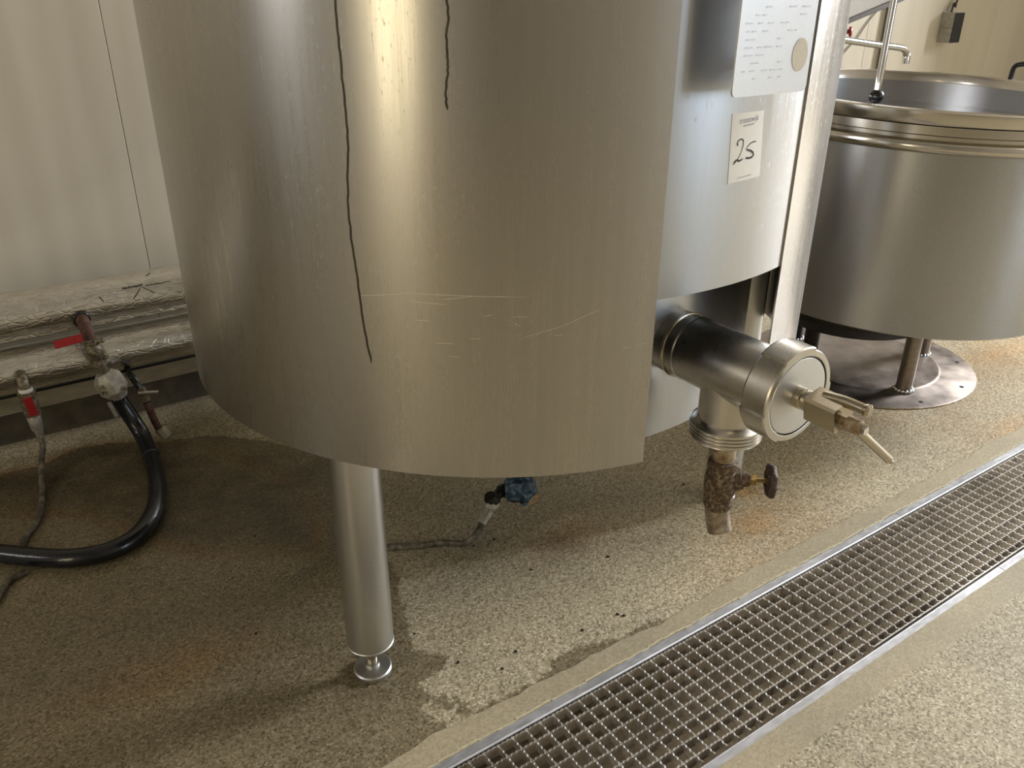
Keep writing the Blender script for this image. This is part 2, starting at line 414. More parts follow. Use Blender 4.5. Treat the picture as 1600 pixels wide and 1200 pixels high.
xs_f = np.concatenate([[X0, -1.6], lin(-0.9, SX0, .017), lin(SX0, 2.0, .017)[1:], lin(2.0, SX1, .03)[1:], [4.5, 6.5, X1]])
ys_b = np.concatenate([lin(SY1, 2.5, .017), [2.6, YW]])
ys_n = np.concatenate([[YF, -2, -0.4], lin(0.2, SY0, .05)])
V, Fc, off = [], [], 0
for xs, ys in ((xs_f, ys_b), (xs_f, ys_n), (xs_f[xs_f <= SX0 + 1e-6], np.array([SY0, SY1])), (xs_f[xs_f >= SX1 - 1e-6], np.array([SY0, SY1]))):
    v, f = floor_piece(xs, ys); V.append(v); Fc.append(f + off); off += len(v)
V = np.concatenate(V); Fc = np.concatenate(Fc)
fm = bpy.data.meshes.new('floor')
fm.from_pydata(V.tolist(), [], Fc.tolist()); fm.update()
fm.materials.append(M_FLOOR)
PV = V[:, :2]
wet_shade = np.full(len(PV), -0.5)
for poly, sgn in WET_SHADE:
    s_ = sdf(PV, poly)
    wet_shade = np.maximum(wet_shade, s_) if sgn > 0 else np.minimum(wet_shade, -s_)
def blobs(lst):
    o = np.zeros(len(PV))
    for x, y, rx, ry, ang, a in lst:
        c, s = math.cos(ang), math.sin(ang)
        dx, dy = PV[:, 0] - x, PV[:, 1] - y
        o = np.maximum(o, a * np.exp(-(((dx * c + dy * s) / rx) ** 2 + ((-dx * s + dy * c) / ry) ** 2)))
    return o
rust = blobs(RUSTB); dirt_shade = blobs(DIRTB)
for poly, a, soft in DIRT_SHADE:
    dirt_shade = np.maximum(dirt_shade, a * np.clip(sdf(PV, poly) / soft + 0.5, 0, 1))
for poly, a, w in RUSTEDGE:
    rust = np.maximum(rust, a * np.exp(-(sdf(PV, poly) / w) ** 2))
for nm, arr in (('wet_shade', wet_shade), ('rust', rust), ('dirt_shade', dirt_shade)):
    at = fm.attributes.new(nm, 'FLOAT', 'POINT'); at.data.foreach_set('value', arr.astype(np.float32))
fo = bpy.data.objects.new('floor', fm); COL.objects.link(fo); fo['kind'] = 'structure'

# resin borders poured along both flanges, outer edge irregular
def border(name, y_in, y_out, amp, x0, x1, n=160):
    g = G(); xs = np.linspace(x0, x1, n); ph = rng.random(6) * 6.28
    top = []
    for x in xs:
        w = sum(math.sin(x * fr + ph[i]) / (i + 1) for i, fr in enumerate((7, 17, 31, 53, 90, 160)))
        top.append(y_out + amp * w)
    v = []
    for x, y in zip(xs, top):
        v += [(x, y_in, 0.0), (x, y_in, 0.0022), (x, y, 0.0018), (x, y + math.copysign(0.002, y_out - y_in), 0.0)]
    f = []
    for i in range(n - 1):
        for j in range(3): f.append((i * 4 + j, i * 4 + j + 1, i * 4 + j + 5, i * 4 + j + 4))
    g.add(v, f)
    return struct(name, g, M_RESIN)
border('trim_1', 0.884, 0.932, 0.0055, SX0, SX1)
border('trim_2', 0.6105, 0.556, 0.0026, SX0, SX1)
# scum lines where the resin meets the steel
g = G()
xs = np.linspace(SX0, SX1, 200)
for i in range(199):
    a = 0.8845 + 0.0015 * math.sin(xs[i] * 40) + 0.001 * math.sin(xs[i] * 113)
    g.box((xs[i], a, 0.0), (xs[i + 1], a + 0.0035, 0.0032))
struct('trim_3', g, plain('yellow_scum_line', (0.56, 0.50, 0.33), 0.7, 0, 0.2, 90))

# concrete kerb at the foot of the wall
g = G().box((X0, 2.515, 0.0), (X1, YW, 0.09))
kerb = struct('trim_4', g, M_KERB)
part('face', G().box((X0, 2.511, 0.0), (X1, 2.515, 0.088)), plain('shaded_kerb_face', (0.075, 0.062, 0.04), 0.7, 0, 0.35, 20), kerb, False)  # kerb face coloured dark to paint in the shade on it

# ------------------------------------------------------------------ walls
wb = struct('wall_back', G().box((X0, YW + 0.012, 0), (X1, YW + 0.10, 5.2)), M_PLASTER)
px = -3.6
edges = [X0, -2.975, -1.825, -0.675, 0.475, 1.625, 2.775, 3.925, 5.075, 6.225, 7.375, 8.525, X1]
for a, b_ in zip(edges[:-1], edges[1:]):
    part('panel', G().box((a + 0.0006, YW, 0.09), (b_ - 0.0006, YW + 0.012, 5.2)), M_WALL, wb, False, bevel=0.0015)
def wall_with_hole(name, axis, pos, thick, lo, hi, holes):
    """wall on plane axis=pos; holes along the wall (a0,a1,z0,z1), sorted"""
    g = G()
    def bx(a0, a1, z0, z1):
        if a1 - a0 < 1e-4 or z1 - z0 < 1e-4: return
        if axis == 'x': g.box((min(pos, pos + thick), a0, z0), (max(pos, pos + thick), a1, z1))
        else: g.box((a0, min(pos, pos + thick), z0), (a1, max(pos, pos + thick), z1))
    c = lo
    for a0, a1, z0, z1 in holes:
        bx(c, a0, 0, 5.2); bx(a0, a1, 0, z0); bx(a0, a1, z1, 5.2); c = a1
    bx(c, hi, 0, 5.2)
    return struct(name, g, M_PLASTER)
wall_with_hole('wall_right', 'x', X1, 0.1, YF, YW, [(-1.0, 0.7, 2.25, 4.15)])
wall_with_hole('wall_left', 'x', X0, -0.1, YF, YW, [(-1.7, -0.4, 0.45, 2.55), (1.2, 2.1, 1.5, 2.7)])
wall_with_hole('wall_front', 'y', YF, -0.1, X0, X1, [(3.55, 5.65, 0.55, 2.45)])
struct('added_shade_wall', G().box((5.75, 1.7, 0), (5.9, YW, 5.2)), M_PLASTER)  # unseen wall added to keep daylight off the wall behind the kettle
struct('ceiling', G().box((X0, YF, 5.2), (X1, YW, 5.3)), M_PLASTER)

# ------------------------------------------------------------------ floor drain
drain = thing('floor_drain', 'long stainless steel channel drain set into the floor in front of the vat', 'drain', (1.78, 0.747, -0.1))
g = G()
g.box((SX0, 0.622, -0.1), (SX1, 0.872, -0.095)); g.box((SX0, 0.6255, -0.1), (SX1, 0.6275, 0.0)); g.box((SX0, 0.867, -0.1), (SX1, 0.869, 0.0))
g.box((SX0, 0.627, -0.034), (SX1, 0.640, -0.031)); g.box((SX0, 0.858, -0.034), (SX1, 0.867, -0.031))
g.box((SX0, 0.6255, -0.1), (SX0 + .002, 0.869, 0)); g.box((SX1 - .002, 0.6255, -0.1), (SX1, 0.869, 0))
part('channel', g, M_CHANNEL, drain, False)
for xa, xb in ((SX0, 1.7815), (1.7835, SX1)):
    g = G().box((xa, 0.869, -0.004), (xb, 0.8835, 0.0016))
    g.lathe((xa, 0.8675, -0.001), (1, 0, 0), [(0.0034, 0), (0.0034, xb - xa)], 10)
    part('flange', g, M_FLANGE, drain, True, 40)
    g = G().box((xa, 0.6105, -0.004), (xb, 0.6255, 0.0012))
    g.lathe((xa, 0.6265, -0.0016), (1, 0, 0), [(0.0022, 0), (0.0022, xb - xa)], 8)
    part('flange', g, M_FLANGE, drain, True, 40)
# grating bars: serrated flat bars, shared meshes
def serrated(length, depth, thick, pitch, cut, axis):
    n = int(length / pitch); prof = []
    for i in range(n):
        x = i * pitch
        prof += [(x + 0.15 * pitch, 0), (x + 0.55 * pitch, 0), (x + 0.72 * pitch, -cut), (x + 0.98 * pitch, -cut)]
    prof = [(0, 0)] + prof + [(length, -cut)]
    v, f = [], []
    for x, z in prof:
        for zz in (z, -depth):
            for t in (-thick / 2, thick / 2):
                v.append((x, t, zz) if axis == 'x' else (-t, x, zz))
    for i in range(len(prof) - 1):
        a = i * 4; b_ = a + 4
        f += [(a, b_, b_ + 1, a + 1), (a + 2, a + 3, b_ + 3, b_ + 2), (a, a + 2, b_ + 2, b_), (a + 1, b_ + 1, b_ + 3, a + 3)]
    e = (len(prof) - 1) * 4
    f += [(0, 1, 3, 2), (e, e + 2, e + 3, e + 1)]
    return G().add(v, f)
ZG = -0.0015
LEN = 0.992
me_long = mesh_of('bearing_bar', serrated(LEN, 0.024, 0.0036, 0.010, 0.0022, 'x'), M_GRATE, Vector((0, 0, 0)), False)
me_cross = mesh_of('cross_bar', serrated(0.229, 0.019, 0.0030, 0.010, 0.0022, 'y'), M_GRATE, Vector((0, 0, 0)), False)
GR = [(-0.68 + 0.502, 'galvanised'), (0.326, ''), (1.322, ''), (2.318, '')]
glabels = {0.326: 'serrated steel grating nearest the viewer, with open bar ends on its front side',
           1.322: 'serrated steel grating with a bright edge strip, right of the joint between two gratings',
           2.318: 'serrated steel grating at the far right end of the floor drain'}
for gx in (0.326, 1.322, 2.318):
    t = thing('drain_grating', glabels[gx], 'grating', (gx, 0.634, 0.0), 'gratings in the floor drain')
    for y in (0.6515, 0.6815, 0.7115, 0.7415, 0.7715, 0.8015, 0.8315, 0.8605):
        inst('bearing_bar', me_long, t, (0, y - 0.634, ZG))
    nb = 33
    for k in range(nb):
        inst('cross_bar', me_cross, t, (0.003 + k * 0.03 + (0.0127 if k == 0 and False else 0), 0, ZG))
    if gx > 1:
        part('edge_strip', G().box((gx, 0.6325, -0.026), (gx + LEN, 0.6355, 0.0004)), M_GRATE, t, False)

# ------------------------------------------------------------------ the big vat
TX, TY, TR, TZ, TTOP = 0.9565, 1.4503, 0.6349, 0.5024, 1.225
vat = thing('steel_vat', 'large round stainless steel vat on three legs, dark drip lines down its side', 'vat', (TX, TY, 0))
def cyl(a, z, r=TR):
    a = math.radians(a); return (TX + r * math.cos(a), TY + r * math.sin(a), z)
def cyl_sheet(a0, a1, z0, z1, r, thick, na, flare=0.0):
    g = G(); v = []; f = []
    zs = [z0, z0 + 0.004, z0 + 0.02, (z0 + z1) / 2, z1]
    n = na + 1
    full = abs(a1 - a0) >= 359.9
    for rr in (r, r - thick):
        for z in zs:
            for k in range(n): v.append(cyl(a0 + (a1 - a0) * k / na, z, rr))
    nz = len(zs); B = nz * n
    for i in range(nz - 1):
        for k in range(na):
            a = i * n + k
            f.append((a, a + 1, a + n + 1, a + n)); f.append((B + a + n, B + a + n + 1, B + a + 1, B + a))
    for k in range(na):
        f.append((k, B + k, B + k + 1, k + 1)); t = (nz - 1) * n + k
        f.append((t, t + 1, B + t + 1, B + t))
    for i in range(nz - 1):
        a = i * n; f.append((a, a + n, B + a + n, B + a)); a = i * n + na
        f.append((a + n, a, B + a, B + a + n))
    g.add(v, f); return g
AS, AE, ZN = -101.6, -75.1, 0.7775
shell = part('shell', cyl_sheet(AE - 0.4, 360 + AS + 0.0, TZ, TTOP, TR, 0.003, 150), M_SHELL, vat, True, 50)
part('access_panel', cyl_sheet(AS - 0.8, AE + 0.8, ZN, TTOP, TR - 0.0028, 0.002, 24), M_PANEL, vat, True, 50, label='lighter sheet steel panel above the outlet')
g = G().lathe((TX, TY, 0), (0, 0, 1), [(TR, TTOP), (TR + 0.012, TTOP + 0.01), (TR + 0.012, TTOP + 0.03), (TR - 0.02, TTOP + 0.05), (0.3, TTOP + 0.07), (0.0, TTOP + 0.08)], 72, caps=False)
part('lid', g, M_SHELL, vat)
g = G().lathe((TX, TY, 0), (0, 0, 1), [(0.0, 0.452), (0.35, 0.455), (0.50, 0.468), (0.535, 0.478), (0.535, 1.18)], 90, caps=False)
part('inner_vessel', g, M_PANEL, vat)
for k, (lx, ly) in enumerate(((0.465, 1.141), (1.475, 1.186), (0.93, 2.03))):
    g = G().lathe((lx, ly, 0), (0, 0, 1), [(0.0, 0.062), (0.030, 0.062), (0.0405, 0.072), (0.0435, 0.0735), (0.0447, 0.076), (0.0447, 0.078), (0.0435, 0.0795), (0.0435, 0.75)], 40, caps=False)
    lg = part('leg', g, M_LEG, vat)
    g = G().lathe((lx, ly, 0), (0, 0, 1), [(0.0105, 0.02), (0.0105, 0.064)], 18)
    part('threaded_rod', g, M_BRIGHT, lg)
    g = G().lathe((lx, ly, 0), (0, 0, 1), [(0.035, 0.0), (0.0365, 0.002), (0.0365, 0.010), (0.034, 0.0125), (0.014, 0.0145), (0.0135, 0.022), (0.0, 0.022)], 40)
    part('foot_disc', g, M_LEG, lg)
# ribbons that follow the shell
def ribbon(pts, w, r, closed_w=True):
    """pts (angle deg, z); w width in m or list"""
    g = G(); n = len(pts); q = np.array(pts, float); q2 = q.copy(); q2[:, 0] = np.radians(q[:, 0]) * TR
    v, f = [], []
    for i in range(n):
        t = q2[min(i + 1, n - 1)] - q2[max(i - 1, 0)]; t = t / (np.hypot(*t) + 1e-9); nrm = np.array([-t[1], t[0]])
        ww = w[i] if isinstance(w, (list, tuple)) else (w * (0.25 if (closed_w and i in (0, n - 1)) else 1.0))
        for s in (-0.5, 0.5):
            p = q2[i] + nrm * ww * s
            v.append(cyl(math.degrees(p[0] / TR), p[1], r))
    for i in range(n - 1): f.append((i * 2, i * 2 + 1, i * 2 + 3, i * 2 + 2))
    return g.add(v, f)
def dens(pts, n, jit=0.0):
    pts = np.array(pts, float); t = np.linspace(0, len(pts) - 1, n)
    a = np.interp(t, range(len(pts)), pts[:, 0]) + rng.normal(0, jit, n); z = np.interp(t, range(len(pts)), pts[:, 1])
    return list(zip(a, z))
st1 = [(-141.46, 1.222), (-141.46, 1.1768), (-141.43, 1.1255), (-141.33, 1.0798), (-141.24, 1.0404), (-141.32, 0.9996), (-141.68, 0.9658), (-142.02, 0.9133), (-141.9, 0.8729), (-141.6, 0.8314), (-141.32, 0.7837), (-141.04, 0.7344), (-140.35, 0.686)]
st2 = [(-128.7, 1.222), (-128.66, 1.178), (-128.5, 1.1568), (-128.83, 1.1388), (-128.76, 1.1132), (-128.73, 1.0945), (-129.1, 1.0678), (-128.92, 1.0508)]
part('drip_stain', ribbon(dens(st1, 60, 0.04), 0.0030, TR + 0.0004), M_STAIN, shell)
part('drip_stain', ribbon(dens(st2, 36, 0.04), 0.0030, TR + 0.0004), M_STAIN, shell)
scr = [[(-136.17, 0.8026), (-127.87, 0.8017), (-118.95, 0.7996)], [(-130.34, 0.795), (-126.25, 0.8011)], [(-133.81, 0.7619), (-131.94, 0.7622)], [(-124.9, 0.7706), (-123.83, 0.7745)], [(-121.38, 0.7704), (-119.32, 0.7699)], [(-121.12, 0.7606), (-120.13, 0.7555)], [(-120.53, 0.7348), (-118.04, 0.7448), (-114.68, 0.7528), (-112.16, 0.7656), (-109.16, 0.7774)], [(-126.92, 0.7368), (-125.34, 0.7371)], [(-131.38, 0.7279), (-128.85, 0.7282)], [(-115.92, 0.7397), (-114.65, 0.7398)], [(-106.31, 0.7095), (-105.18, 0.7099)], [(-103.66, 0.7127), (-102.48, 0.7128)], [(-129.74, 0.7086), (-128.06, 0.7073)], [(-134.53, 0.7905), (-129.54, 0.7877)], [(-141.54, 0.7912), (-134.48, 0.802)]]
g = G()
for s in scr:
    r_ = ribbon(dens(s, 8, 0.03), 0.0008, TR + 0.0003); g.add(r_.v, r_.f)
o = part('scratch_marks', g, M_SCRATCH, shell); o['kind'] = 'stuff'
# data plate standing a little off the panel
dp = G()
PA, PB, ZA, ZB, PYp = 0.8735, 1.0215, 1.0640, 1.22, 0.770
rad = 0.008; pr = []
for cx_, cz_, a0 in ((PB - rad, ZA + rad, -90), (PB - rad, ZB - rad, 0), (PA + rad, ZB - rad, 90), (PA + rad, ZA + rad, 180)):
    for k in range(6):
        a = math.radians(a0 + 18 * k); pr.append((cx_ + rad * math.cos(a), cz_ + rad * math.sin(a)))
n = len(pr)
dp.add([(x, PYp, z) for x, z in pr] + [(x, PYp + 0.0025, z) for x, z in pr],
       [tuple(range(n)), tuple(range(2 * n - 1, n - 1, -1))] + [((i + 1) % n, i, n + i, n + (i + 1) % n) for i in range(n)])
plate = part('data_plate', dp, M_CAP, vat, False, label='rounded steel data plate with faint worn markings')
g = G().lathe((0.9985, PYp + 0.0002, 1.1115), (0, -1, 0), [(0.0, 0.0006), (0.0165, 0.0006)], 30, caps=False)
g.v = [(0.9985 + (x - 0.9985) * 0.95, y, 1.1115 + (z - 1.1115) * 1.28) for x, y, z in g.v]
part('glue_patch', g, M_GLUE, plate, False, label='beige glue residue where a round label was')
g = G()
for row, z in enumerate(np.arange(1.085, 1.21, 0.0095)):
    x = 0.884 + rng.random() * 0.006
    while x < 1.0:
        w = 0.004 + rng.random() * 0.013
        if not (0.975 < x + w and z < 1.14) and rng.random() < 0.8:
            g.box((x, PYp - 0.0003, z), (x + w, PYp, z + 0.0016))
        x += w + 0.004 + rng.random() * 0.012
o = part('worn_marking', g, M_ENGRAVE, plate, False); o['kind'] = 'stuff'
for sx, sz in ((0.93, 1.31), (1.035, 1.31), (0.93, 1.09), (1.035, 1.09)):
    pass
g = G()
for sx in (0.94, 0.99):
    for sz in (1.10, 1.20):
        yy = TY - math.sqrt((TR - 0.004) ** 2 - (sx - TX) ** 2)
        g.lathe((sx, PYp + 0.002, sz), (0, 1, 0), [(0.004, 0), (0.004, yy - PYp)], 10)
part('standoff', g, M_LEG, plate)

# ---- outlet tee on the front of the vessel
OX, OZ = 0.970, 0.650
tee = G().lathe((OX, 0.90, OZ), (0, -1, 0), [(0.0545, -0.05), (0.0545, 0.19), (0.0585, 0.192), (0.0605, 0.196), (0.0605, 0.205)], 56, caps=False)
BY, BR = 0.788, 0.0475
tee.lathe((OX, BY, OZ), (0, 0, -1), [(BR, 0.02), (BR, 0.088), (0.0505, 0.092), (0.056, 0.095)], 48, caps=False)
outlet = part('outlet_tee', tee, M_PIPE, vat)
part('weld_ring', G().torus((OX, 0.893, OZ), (0, 1, 0), 0.0555, 0.0022, 56, 8), M_BRIGHT, outlet)
g = G().lathe((OX, 0.874, OZ), (0, -1, 0), [(0.0545, 0), (0.0556, 0.002), (0.0545, 0.004)], 56, caps=False)
part('weld_bead', g, M_PIPE, outlet)
pr = [(0.056, 0.094)]
for k in range(4):
    t = 0.096 + k * 0.0062
    pr += [(0.0595, t), (0.0595, t + 0.0035), (0.0572, t + 0.0042), (0.0572, t + 0.0058)]
pr += [(0.0575, 0.121), (0.050, 0.122), (0.0, 0.1215)]
part('threaded_collar', G().lathe((OX, BY, OZ), (0, 0, -1), pr, 56, caps=False), M_PIPE, outlet)
# slotted union nut
def nut():
    g = G(); Ro, Rg, Ri = 0.0765, 0.0735, 0.0635
    y0, y1 = 0.705, 0.662
    seg = 180; v = []; f = []
    gro = lambda a: any(abs(((a - c + 180) % 360) - 180) < 34.5 for c in (157, 277, 37))
    rings = [(0.061, 0.007), (None, 0.003), (None, 0.0), (None, -0.040), (None, -0.0425), (0.0645, -0.043), (0.0630, -0.0425), (0.0628, -0.032)]
    for i, (rr, dy) in enumerate(rings):
        for k in range(seg):
            a = 360 * k / seg; ar = math.radians(a)
            r = rr if rr is not None else (Ro - (0.0015 if i in (1, 4) else 0)) - (0.0034 if gro(a) else 0)
            v.append((OX + r * math.cos(ar), y0 + dy, OZ + r * math.sin(ar)))
    for i in range(len(rings) - 1):
        for k in range(seg):
            k2 = (k + 1) % seg
            f.append((i * seg + k2, i * seg + k, (i + 1) * seg + k, (i + 1) * seg + k2))
    return g.add(v, f)
part('union_nut', nut(), M_PIPE, outlet, True, 20)
g = G().lathe((OX, 0.70, OZ), (0, -1, 0), [(0.0608, 0.0), (0.0608, 0.036), (0.0600, 0.0373), (0.058, 0.0375), (0.012, 0.0375)], 64, caps=False)
part('end_cap', g, M_CAP, outlet, True, 25, label='flat satin disc closing the outlet')
# sample cock on the cap
g = G().lathe((OX, 0.6625, OZ), (0, -1, 0), [(0.016, 0.0), (0.017, 0.003), (0.017, 0.011), (0.0145, 0.013), (0.0145, 0.017), (0.0165, 0.018), (0.0165, 0.022), (0.015, 0.024), (0.015, 0.03)], 28)
cock = part('sample_cock', g, M_BRIGHT, vat)
g = G().obox((OX, 0.611, OZ), (0, -1, 0), (math.cos(0.25), 0, math.sin(0.25)), (-math.sin(0.25), 0, math.cos(0.25)), (0.026, 0.0205, 0.0205))
part('cock_body', g, M_BRIGHT, cock, False)
g = G().tube([(OX + 0.002, 0.622, OZ + 0.017), (OX + 0.004, 0.590, OZ + 0.021), (OX + 0.006, 0.553, OZ + 0.021)], 0.0085, 14, 4)
g.lathe((OX + 0.006, 0.560, OZ + 0.021), (0, -1, 0), [(0.0085, 0), (0.0098, 0.002), (0.0098, 0.006), (0.006, 0.009), (0.0045, 0.009)], 16)
part('nozzle', g, M_BRIGHT, cock)
g = G().lathe((OX - 0.003, 0.586, OZ - 0.004), (0, -1, 0), [(0.007, 0.0), (0.007, 0.010), (0.0115, 0.011), (0.0115, 0.030), (0.0095, 0.0305), (0.0095, 0.034), (0.0085, 0.034)], 20)
part('spindle', g, M_RUSTPIPE, cock)
g = G().lathe((OX - 0.003, 0.552, OZ - 0.004), (0, -1, 0), [(0.0065, 0.0), (0.0065, 0.006)], 6)
part('lever_bolt', g, M_CHROME, cock, False)
A_ = Vector((OX - 0.001, 0.563, OZ - 0.008)); B_ = Vector((1.079, 0.560, 0.552))
g = G().tube([A_, A_.lerp(B_, 0.5), A_.lerp(B_, 0.9)], 0.0068, 14, 2, False)
g.tube([A_.lerp(B_, 0.9), B_], 0.0035, 10, 1, False)
part('cock_lever', g, M_BRIGHT, cock)
# rusty drain valve hanging under the tee
VX, VY = 0.970, 0.783
g = G().lathe((VX, VY, 0), (0, 0, 1), [(0.0188, 0.53), (0.0188, 0.478)], 26, caps=False)
dv = part('drain_valve', g, M_RUSTPIPE, vat, label='rusty globe valve hanging below the outlet tee')
g = G().lathe((VX, VY, 0), (0, 0, 1), [(0.019, 0.484), (0.0245, 0.482), (0.0255, 0.476), (0.0255, 0.468), (0.0235, 0.466), (0.0235, 0.459), (0.0265, 0.452), (0.0275, 0.444), (0.0275, 0.430), (0.0255, 0.418), (0.0225, 0.411), (0.0245, 0.408), (0.0245, 0.394), (0.0225, 0.390), (0.0210, 0.388)], 26, caps=False)
part('valve_body', g, M_RUST, dv)
g = G().tube([(VX, VY, 0.400), (VX, VY - 0.001, 0.378), (VX + 0.001, VY - 0.006, 0.358), (VX + 0.001, VY - 0.012, 0.344)], 0.0208, 22, 5)
part('spout', g, M_SCALE, dv)
d = Vector((math.cos(math.radians(-40)), math.sin(math.radians(-40)), 0))
o_ = Vector((VX, VY, 0.445))
g = G().lathe(o_ + d * 0.02, d, [(0.0195, 0.0), (0.0195, 0.010), (0.017, 0.011), (0.017, 0.016), (0.0125, 0.017), (0.0125, 0.026), (0.009, 0.028)], 22)
part('bonnet', g, M_RUST, dv)
g = G().lathe(o_ + d * 0.046, d, [(0.0105, 0.0), (0.0105, 0.011), (0.008, 0.012)], 6)
part('packing_nut', g, M_BRASS, dv, False)
g = G().lathe(o_ + d * 0.055, d, [(0.0042, 0.0), (0.0042, 0.030)], 12)
part('stem', g, M_BRASS, dv)
hc = o_ + d * 0.082
hw = G(); ts, seg = 10, 48
u_ = Vector((0, 0, 1)); w_ = d.cross(u_)
v = []; f = []
for k in range(seg):
    a = 2 * PI * k / seg; R_ = 0.0235 + 0.0016 * math.cos(8 * a)
    rd = u_ * math.cos(a) + w_ * math.sin(a)
    for j in range(ts):
        b_ = 2 * PI * j / ts
        v.append(hc + rd * (R_ + 0.0055 * math.cos(b_)) + d * (0.0065 * math.sin(b_)))
for k in range(seg):
    for j in range(ts):
        k2, j2 = (k + 1) % seg, (j + 1) % ts
        f.append((k * ts + j, k2 * ts + j, k2 * ts + j2, k * ts + j2))
hw.add(v, f)
for k in range(4):
    a = 2 * PI * k / 4 + 0.4
    rd = u_ * math.cos(a) + w_ * math.sin(a)
    hw.tube([hc + rd * 0.004, hc + rd * 0.022], 0.0036, 8, 1, False)
hw.lathe(hc - d * 0.005, d, [(0.008, 0), (0.008, 0.010)], 14)
part('handwheel', hw, M_WHEEL, dv)

# ------------------------------------------------------------------ lot sticker on the panel
RS = TR - 0.0028
sticker = thing('lot_sticker', 'white paper lot sticker with handwritten number 25 on the vat', 'sticker', cyl(-88.6, 0.985, RS))
def on_cyl_quad(c, n=10):
    g = G(); v = []; f = []
    for i in range(n + 1):
        for j in range(n + 1):
            s, t = i / n, j / n
            a = (c[0][0] * (1 - s) + c[1][0] * s) * (1 - t) + (c[2][0] * (1 - s) + c[3][0] * s) * t
            z = (c[0][1] * (1 - s) + c[1][1] * s) * (1 - t) + (c[2][1] * (1 - s) + c[3][1] * s) * t
            v.append(cyl(a, z, RS + 0.0006))
    for i in range(n):
        for j in range(n):
            a = i * (n + 1) + j; f.append((a, a + 1, a + n + 2, a + n + 1))
    m_ = len(v)
    v += [cyl(math.degrees(math.atan2(p[1] - TY, p[0] - TX)), p[2], RS + 0.0001) for p in v]
    rim = [j for j in range(n + 1)] + [i * (n + 1) + n for i in range(1, n + 1)] + [n * (n + 1) + j for j in range(n - 1, -1, -1)] + [i * (n + 1) for i in range(n - 1, 0, -1)]
    for i in range(len(rim)):
        a, b_ = rim[i], rim[(i + 1) % len(rim)]; f.append((a, a + m_, b_ + m_, b_))
    return g.add(v, f)
part('paper', on_cyl_quad([(-92.05, 1.0346), (-85.99, 1.0342), (-91.42, 0.9364), (-85.04, 0.9395)]), M_PAPER, sticker, False)
two = [(-90.39, 0.9894), (-90.54, 0.9926), (-90.45, 0.9956), (-90.14, 0.9979), (-89.75, 0.998), (-89.43, 0.9956), (-89.37, 0.9899), (-89.56, 0.9817), (-89.83, 0.9747), (-90.17, 0.9698), (-90.6, 0.9661), (-90.81, 0.9634), (-90.76, 0.9658), (-90.5, 0.9686), (-90.23, 0.9694), (-89.85, 0.9674), (-89.44, 0.9685), (-89.11, 0.97)]
five = [(-86.89, 0.992), (-87.42, 0.9919), (-87.93, 0.9906), (-88.38, 0.9872), (-88.67, 0.9828), (-88.35, 0.9814), (-87.73, 0.9797), (-87.21, 0.9764), (-87.04, 0.973), (-87.32, 0.9702), (-87.84, 0.9694), (-88.56, 0.9703)]
w2 = [.0024, .0024, .0018, .0017, .0020, .0021, .0018, .0013, .0012, .0014, .0018, .0016, .0018, .0022, .0026, .0030, .0024, .0010]
w5 = [.0016, .0018, .0016, .0012, .0012, .0026, .0030, .0031, .0030, .0030, .0030, .0028]
part('handwritten_digit', ribbon(two, w2, RS + 0.0009), M_INK, sticker, False)
part('handwritten_digit', ribbon(five, w5, RS + 0.0009), M_INK, sticker, False)
def text_on_cyl(txt, a0, a1, z0, z1, zslope, mat, name, parent):
    cu = bpy.data.curves.new('lettering', 'FONT'); cu.body = txt; cu.size = 1.0; cu.offset = -0.012
    ob = bpy.data.objects.new('lettering', cu); COL.objects.link(ob)
    bpy.context.view_layer.update()
    me = ob.evaluated_get(bpy.context.evaluated_depsgraph_get()).to_mesh()
    vs = np.array([v.co[:2] for v in me.vertices]); fs = [tuple(p.vertices) for p in me.polygons]
    bpy.data.objects.remove(ob); 
    x0, x1, y0, y1 = vs[:, 0].min(), vs[:, 0].max(), vs[:, 1].min(), vs[:, 1].max()
    out = []
    for x, y in vs:
        s = (x - x0) / (x1 - x0); a = a0 + (a1 - a0) * s
        out.append(cyl(a, z0 + (z1 - z0) * (y - y0) / (y1 - y0) + zslope * s, RS + 0.0009))
    return part(name, G().add(out, fs), mat, parent, False)
text_on_cyl('troostwijk', -90.55, -86.95, 1.0170, 1.0275, 0.0022, M_LOGO, 'logo_lettering', sticker)
g = G()
for a in np.arange(-89.78, -87.7, 0.16):
    r_ = ribbon([(a, 1.0162 + (a + 89.8) * 0.0007), (a + 0.1, 1.0162 + (a + 89.7) * 0.0007)], 0.0022, RS + 0.0009, False); g.add(r_.v, r_.f)
part('small_print', g, M_GREYINK, sticker, False)
r_ = ribbon([(-89.59, 0.9428), (-87.0, 0.9445)], 0.0012, RS + 0.0009, False)
part('small_print', r_, M_GREYINK, sticker, False)

# ------------------------------------------------------------------ blue steam trap under the vat, with its hose
trap = thing('steam_trap', 'chipped blue steam trap with small tag hanging under the vat', 'steam trap', (0.985, 1.38, 0.0))
ax = Vector((0.09, -0.045, 0)).normalized()
tc = Vector((0.975, 1.372, 0.105))
g = G().lathe(tc - ax * 0.038, ax, [(0.0, -0.004), (0.020, -0.002), (0.028, 0.004), (0.033, 0.016), (0.033, 0.038), (0.041, 0.040), (0.042, 0.050), (0.036, 0.053), (0.030, 0.064), (0.018, 0.072), (0.0, 0.074)], 10)
part('trap_body', g, M_BLUE, trap, False)
g = G()
for k in range(6):
    g = G()
    a = k * PI / 3 + 0.3
    q_ = Vector((0, 0, 1)) * math.cos(a) + ax.cross(Vector((0, 0, 1))) * math.sin(a)
    g.lathe(tc + q_ * 0.037 + ax * -0.006, ax, [(0.006, 0), (0.006, 0.028), (0.004, 0.030)], 6)
    part('flange_bolt', g, M_BLUE, trap, False)
